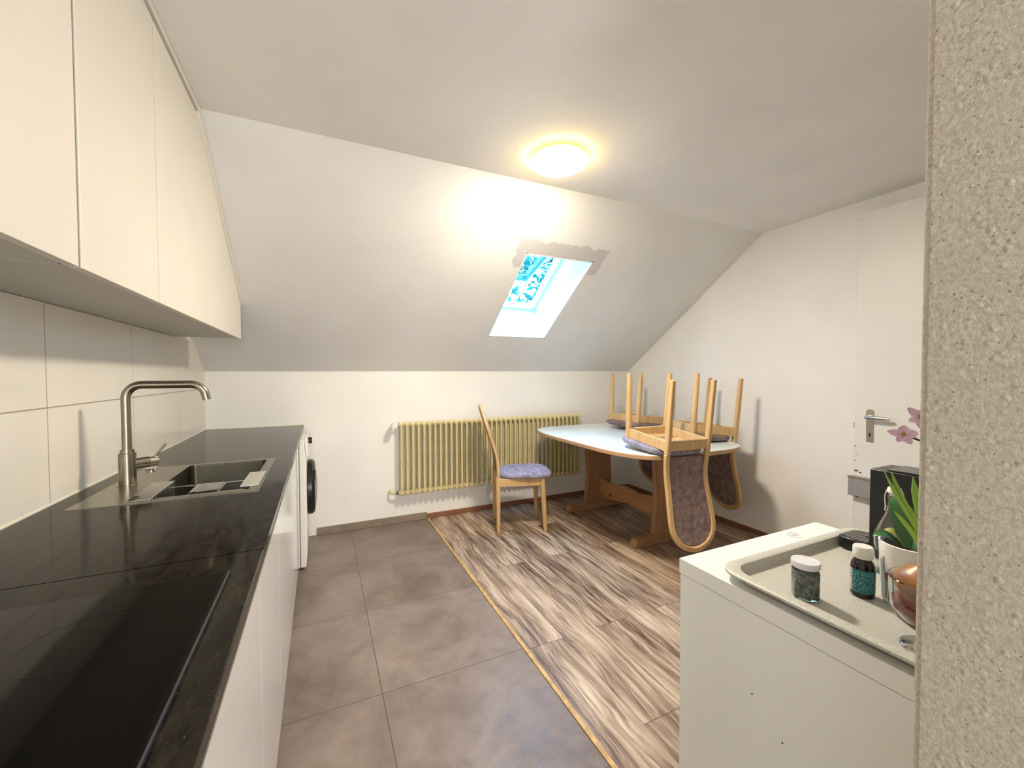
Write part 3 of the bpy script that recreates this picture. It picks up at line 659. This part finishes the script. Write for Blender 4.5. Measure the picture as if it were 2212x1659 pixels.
t = thing('metal_box', 'grey metal box fixed to the lower part of the white door', 'box', (XR - .0455, 1.25, .555))
MB().box(-.05, -.0005, -.14, .14, -.062, .055).obj('box_body', mat('grey_metal', (.42, .42, .43), .4, metal=.5), t, bevel=.004)
MB().box(-.053, -.0505, -.14, .14, .045, .058).obj('box_lid', 'nickel', t)
MB().tube([(-.03, .1, -.062), (-.03, .1, -.07)], .008, 12).obj('box_foot', 'dark', t)

# ------------------------------------------------------------------ low white cabinet on the right
t = thing('sideboard', 'low white cabinet beside the rough partition carrying a tray', 'cabinet', (.769, .222, 0))
MB().box(.001, .547, .0, .482, .0, CT - .037).obj('body', 'white', t, bevel=.001, smooth=False)
MB().box(0, .548, 0, .485, CT - .036, CT).obj('top_panel', 'white', t, bevel=.0015)
MB().box(-.0004, .0012, .30, .302, .60, .603).obj('scuff', 'dirt', t, smooth=False); MB().box(-.0004, .0012, .24, .242, .55, .553).obj('scuff', 'dirt', t, smooth=False)
b = MB(); b.lathe([(.017, 0), (.017, .0004), (.0155, .0004), (.0155, 0)], 32, cap0=False, cap1=False, a0=0, a1=2 * pi * .8)
for k in range(4): b.box(-.011 + k * .006, -.008 + k * .006, -.004, .004, 0, .0004)
o = b.obj('printed_stamp', 'sticker', t, smooth=False); o.location = (1.158 - .769, .672 - .222, CT + .0002); o.rotation_euler = (0, 0, rad(-15))

# tray
t = thing('serving_tray', 'speckled grey rectangular tray lying on the low white cabinet', 'tray', (0, 0, CT))
tx0, tx1, ty0, ty1 = .768, 1.303, .226, .610
b = MB(); prof = [(0, .018, .03), (0, .0225, .03), (.004, .025, .029), (.020, .025, .022), (.024, .0235, .02), (.029, .0065, .018), (.036, .0045, .016)]
rings = [[(x, y, z) for x, y in rr(tx0 + i_, tx1 - i_, ty0 + i_, ty1 - i_, r_ + .020, 10)] for i_, z, r_ in prof]
rev = [(.036, .0005, .016), (.026, .0018, .018), (.018, .018, .022)]
rings2 = [[(x, y, z) for x, y in rr(tx0 + i_, tx1 - i_, ty0 + i_, ty1 - i_, r_ + .020, 10)] for i_, z, r_ in rev]
b.loft(rings, cap=False); n_ = len(rings[0]); b.add(rings[-1], [tuple(range(n_))]); b.loft(rings2, cap=False); b.add(rings2[0], [tuple(range(n_))[::-1]])
b.loft([rings2[-1], rings[0]], cap=False); b.obj('tray_dish', 'tray', t)
TF = CT + .0048

# spice jar
t = thing('spice_jar', 'small hexagonal glass jar of dried herbs with a white lid', 'jar', (.846, .470, TF), rad(14))
def hexr(r, z, n=6, a0=pi / 6): return [(r * cos(a0 + 2 * pi * k / n), r * sin(a0 + 2 * pi * k / n), z) for k in range(n)]
b = MB(); b.loft([hexr(.0222, .0), hexr(.0242, .003), hexr(.0242, .054), hexr(.020, .060), hexr(.020, .066)]); b.obj('jar_glass', 'gglass', t, bevel=.0025)
b = MB(); b.loft([hexr(.0212, .004), hexr(.0219, .006), hexr(.0219, .049), hexr(.017, .052)]); b.obj('dried_herbs', 'herb', t, bevel=.002)
MB().lathe([(.0232, .0605), (.0242, .062), (.0242, .071), (.0234, .0725), (.018, .0725), (.017, .0718), (0, .0718)], 40).obj('lid', 'lid', t)

# medicine bottle
t = thing('medicine_bottle', 'dark medicine bottle with a teal label and white cap', 'bottle', (.955, .427, TF))
MB().lathe([(.0165, 0), (.0190, .003), (.0190, .056), (.0180, .063), (.0145, .070), (.0125, .073), (.0125, .082), (0, .082)], 48).obj('bottle_glass', 'amber', t)
for a0, a1, m_ in ((150, 330, 'teal'), (85, 150, 'pink')): MB().lathe([(.0191, .010), (.0194, .0105), (.0194, .0535), (.0191, .054)], 40, a0=rad(a0), a1=rad(a1)).obj('label', m_, t)
b = MB(); b.lathe([(0, 0), (.0035, .0), (.0045, -.0003)], 20, cap0=False, cap1=False, mtx=Matrix.Translation((.0199 * cos(rad(140)), .0199 * sin(rad(140)), .026)) @ Matrix.Rotation(rad(140), 4, 'Z') @ Matrix.Rotation(pi / 2, 4, 'Y'))
b.obj('label_emblem', mat('emblem', (.75, .45, .38), .4), t)
pr_ = []
b = MB(); n_ = 60
for z, r0 in ((.0745, .0148), (.0765, .0158), (.0945, .0158), (.097, .0145)): pr_.append([((r0 + (.0003 if k % 2 else 0)) * cos(2 * pi * k / n_), (r0 + (.0003 if k % 2 else 0)) * sin(2 * pi * k / n_), z) for k in range(n_)])
b.loft(pr_); b.obj('cap', 'cap', t)

# orchid pot with plant
pc = Vector((.996, .372, TF))
t = thing('potted_orchid', 'lilac orchid in a white flower-printed pot behind the stemmed glass', 'plant', pc)
MB().lathe([(.036, 0), (.040, .004), (.0450, .108), (.0455, .114), (.0425, .115)], 56, cap1=False).obj('pot', 'pot', t)
MB().lathe([(.0425, .115), (.038, .112), (.034, .098), (.033, .093)], 56, cap0=False, cap1=False).obj('pot_rim', 'potin', t)
MB().lathe([(0, .105), (.02, .104), (.0345, .100)], 40, cap0=False, cap1=False).obj('soil', 'soil', t)
def curve_patch(u0, u1, w0, r=.0565):     # small printed patch wrapped on the pot
    b = MB(); return b
def on_pot(a, z, lift=.0006):
    r = .040 + (z - .004) * .005 / .116 + lift; return Vector((r * cos(a), r * sin(a), z))
def pot_print(a_c, z_c, shape, nm, m_):
    b = MB(); vs = [on_pot(a_c + du / .042, z_c + dz) for du, dz in shape]; c_ = on_pot(a_c, z_c)
    vs.append(c_); n = len(shape); b.add(vs, [(k, (k + 1) % n, n) for k in range(n)]); return b.obj(nm, m_, t, smooth=False)
fl = [((.0095 if k % 2 == 0 else .005) * cos(2 * pi * k / 16), (.011 if k % 2 == 0 else .0075) * sin(2 * pi * k / 16)) for k in range(16)]
for a_, z_ in ((rad(158), .052), (rad(215), .075)):
    pot_print(a_, z_, fl, 'printed_flower', 'purple')
for a_ in (rad(150), rad(147), rad(215)):
    b = MB(); pp = [on_pot(a_ + .05 * sin(z * 60), z, .0004) for z in [.012 + .004 * k for k in range(20)]]; b.tube(pp, .0006, 5); b.obj('printed_stalk', 'stem', t)
def blade(base, tip, w, bend, m_, nm='leaf', n=10, fold=.15, sidev=None, thick=.0008, tt=None):
    base, tip = Vector(base), Vector(tip); d = tip - base; s_ = Vector(sidev) if sidev else d.cross(Vector((0, 0, 1))).normalized()
    up = s_.cross(d).normalized(); b = MB(); rings = []
    for i in range(n + 1):
        f = i / n; p = base + d * f + Vector(bend) * (4 * f * (1 - f)) * .5; ww = w * (sin(pi * min(1, (f * .92 + .08))) ** .6 if f < .999 else .02) * (1 - .3 * f)
        rings.append([p - s_ * ww + up * ww * fold, p - up * thick * 0 + up * 0, p + s_ * ww + up * ww * fold, p - up * thick * 2.5])
    b.loft(rings); return b.obj(nm, m_, tt or t)
blade((0, 0, .100), (.085, -.04, .19), .030, (0, 0, .06), 'oleaf', sidev=(.3, .9, .1))
blade((0, .0, .100), (.06, .045, .18), .026, (0, 0, .05), 'oleaf', sidev=(-.5, .8, .3))
blade((-.005, .01, .100), (-.030, .046, .118), .015, (0, 0, .03), 'oleaf', sidev=(.5, .5, .4))
blade((0, .005, .100), (.0, .046, .120), .012, (0, 0, .035), 'yleaf', sidev=(.8, .2, .3))
blade((.01, -.01, .100), (-.01, -.06, .13), .02, (0, 0, .04), 'oleaf', sidev=(.8, -.2, .2))
# flower spray
def W2(p): return Vector(p) - pc
st = [(.99, .334, .92), (1.03, .30, 1.02), (1.09, .30, 1.075), (1.118, .345, 1.088), (1.115, .385, 1.094), (1.108, .418, 1.106)]
from mathutils.geometry import interpolate_bezier
def smoothp(ps, n=6):
    P = [Vector(p) for p in ps]; out = []
    for i in range(len(P) - 1):
        a, b_ = P[i], P[i + 1]; ta = (P[min(i + 1, len(P) - 1)] - P[max(i - 1, 0)]) / 6; tb = (P[min(i + 2, len(P) - 1)] - P[i]) / 6
        out += list(interpolate_bezier(a, a + ta, b_ - tb, b_, n))[:-1]
    return out + [P[-1]]
MB().tube(smoothp([W2(p) for p in st]), .0022, 8).obj('flower_stem', 'twig', t)
MB().tube(smoothp([W2(p) for p in ((1.10, .30, 1.09), (1.125, .355, 1.113), (1.135, .375, 1.114))]), .0022, 8).obj('flower_stem', 'twig', t)
def flower(c, s=1, fwd=(-.9, -.42, .05), rot=0):
    c = Vector(c); f = Vector(fwd).normalized(); r_ = f.cross(Vector((0, 0, 1))).normalized(); u_ = r_.cross(f)
    for a, l, w in ((90, .020, .016), (15, .026, .012), (165, .022, .016), (-60, .018, .012), (-125, .022, .012)):
        a = rad(a + rot); d = r_ * cos(a) + u_ * sin(a)
        b = MB(); rings = []
        sd = (-r_ * sin(a) + u_ * cos(a))
        for i in range(7):
            q_ = i / 6; ww = w * s * (sin(pi * (q_ * .85 + .12)) ** .7); p = c + d * l * s * q_ + f * (.006 * s * q_ * q_ * (1 if a > 0 else -1))
            rings.append([p - sd * ww * .6 + f * .002, p - f * .0004, p + sd * ww * .6 + f * .002, p - f * .0012])
        b.loft(rings); b.obj('petal', 'petal', t)
    b = MB(); b.lathe([(0, -.004), (.0035, -.002), (.004, .002), (.0015, .006)], 12); o = b.obj('flower_centre', 'throat', t); o.location = c + f * .001
flower(W2((1.098, .425, 1.110)), 1.0)
flower(W2((1.130, .411, 1.146)), 1.05, rot=30)

# swing-top bottle
bc = (1.114, .444, TF)
t = thing('swing_top_bottle', 'clear glass swing-top bottle before the black coffee machine', 'bottle', bc)
pO = [(.028, 0), (.0325, .004), (.0325, .078), (.031, .088), (.024, .107), (.0155, .130), (.0122, .145), (.0115, .166), (.0125, .168), (.0125, .174), (.0100, .175)]
pI = [(r_ - .0025, z_) for r_, z_ in pO[1:-1]]
b = MB(); b.lathe(pO + pI[::-1] + [(0, .004)], 48, cap1=False); b.obj('bottle_glass', 'glass', t)
MB().lathe([(.009, .170), (.0105, .176), (.0120, .177), (.0120, .185), (.010, .188), (0, .188)], 32).obj('stopper', 'cap', t)
b = MB()
for s_ in (-1, 1): b.tube(smoothp([(s_ * .012, 0, .182), (s_ * .0155, .004, .166), (s_ * .0145, .008, .146), (s_ * .0155, .012, .140), (s_ * .012, .012, .137)]), .0013, 8)
b.tube([(.0132 * cos(2 * pi * k / 24), .0132 * sin(2 * pi * k / 24), .146) for k in range(24)], .0012, 6, closed=True)
o = b.obj('wire_bail', 'chrome', t); o.rotation_euler = (0, 0, rad(115))

# coffee machine
t = thing('coffee_machine', 'slim black coffee machine with drip grid at the back of the tray', 'coffee machine', (1.167, .512, TF))
MB().box(0, .096, -.225, 0, 0, .210).obj('housing', 'black', t, bevel=.003)
MB().box(.006, .090, -.22, -.03, .2102, .2135).obj('lid', mat('lid_grey', (.035, .035, .035), .25), t, bevel=.001)
MB().prism([(-.002, .0008), (.088, .0008), (.088, .050), (.074, .066), (.010, .066), (-.002, .050)], .0, .030).obj('drip_tray', 'black', t, bevel=.003)
b = MB(); b.prism([(.003, .004), (.083, .004), (.083, .044), (.072, .058), (.012, .058), (.003, .044)], .0302, .0312); g_ = b.obj('drip_grid', mat('grid_metal', (.20, .19, .18), .35, metal=.7), t, smooth=False)
b = MB()
for i in range(9):
    for j in range(6):
        x, y = .009 + i * .0083, .008 + j * .0086
        if (x - .045) ** 2 + (y - .02) ** 2 > .0001: b.box(x - .0028, x + .0028, y - .0012, y + .0012, .0312, .0315)
b.lathe([(0, .0316), (.007, .0316)], 20, (.045, .02, 0), False, False); b.obj('grid_hole', 'gap', g_, smooth=False)

# stemmed glass with sprouting onion
gc = Vector((.857, .298, TF))
t = thing('stemmed_glass', 'stemmed glass bowl filled with reddish water', 'glass', gc)
b = MB(); b.lathe([(.0, .001), (.030, .0), (.0325, .0015), (.030, .004), (.012, .007), (.0065, .012), (.006, .022), (.010, .028), (.024, .033), (.038, .045), (.0455, .062), (.047, .085), (.0478, .108), (.0465, .109), (.0452, .085), (.0437, .063), (.0365, .048), (.023, .0365), (0, .033)], 56, cap0=False, cap1=False); b.obj('glass_body', 'glass', t)
MB().lathe([(0, .0338), (.0225, .0372), (.036, .0488), (.0432, .0635), (.0442, .071), (0, .071)], 48, cap0=False, cap1=False).obj('water', 'redliq', t)
t = thing('sprouting_onion', 'brown onion with long green shoots sitting in the stemmed glass', 'onion', gc + Vector((0, 0, .070)))
MB().lathe([(0, .002), (.012, .0), (.033, .010), (.0415, .026), (.040, .040), (.029, .053), (.013, .062), (.0075, .070), (.0065, .080), (0, .080)], 40).obj('bulb', 'onion', t)
def shoot(ps, r0, nm='shoot'):
    P = smoothp(ps, 8); n = len(P); MB().tube(P, [max(.0008, r0 * (1 - .55 * (i / n)) * (1 if i < n - 5 else (n - i) / 6)) for i in range(n)], 12, sx=1.25, sy=.7).obj(nm, 'leaf', t)
shoot([(0, 0, .070), (-.006, .012, .115), (-.016, .034, .165), (-.022, .050, .206)], .0036)
shoot([(.002, 0, .070), (-.003, .010, .115), (-.010, .030, .160), (-.016, .042, .203)], .0062)
shoot([(0, 0, .072), (.0, .008, .125), (.0, .016, .165), (-.002, .020, .198)], .0068)
shoot([(.003, 0, .070), (.008, -.006, .11), (.014, -.004, .145), (.016, -.002, .175)], .0045)
shoot([(0, .004, .070), (-.006, .012, .100), (-.012, .026, .125), (-.018, .036, .140)], .0045)
MB().lathe([(.006, .062), (.0105, .068), (.009, .076), (.0075, .086)], 20, cap0=False).obj('neck', mat('onion_neck', (.42, .42, .12), .4), t)

# ------------------------------------------------------------------ outdoors through the skylight
tr = thing('garden_tree', 'leafy green tree seen through the roof window', 'tree', (3.6, 6.6, -3.2))
MB().tube([(0, 0, 0), (.1, 0, 2.5), (.15, .1, 4.6), (.15, .1, 5.4)], [.18, .14, .10, .03], 12).obj('trunk', 'bark', tr)
random.seed(11); b = MB()
for cl in range(34):
    c = Vector((random.gauss(.12, .42), random.gauss(0, .4), random.uniform(5.3, 7.6)))
    for k in range(46):
        p = c + Vector((random.gauss(0, .16), random.gauss(0, .16), random.gauss(0, .16))); u = Vector([random.gauss(0, 1) for _ in range(3)]).normalized(); v = u.orthogonal().normalized(); s_ = random.uniform(.05, .11)
        b.add([p - u * s_, p + v * s_ * .5, p + u * s_, p - v * s_ * .5], [(0, 1, 2, 3)])
b.obj('foliage', 'tree', tr, smooth=False)
struct(MB().box(-15, 20, 3.8, 30, -3.25, -3.2).obj('ground', 'grass', smooth=False), 'lawn outside below the window', 'ground')
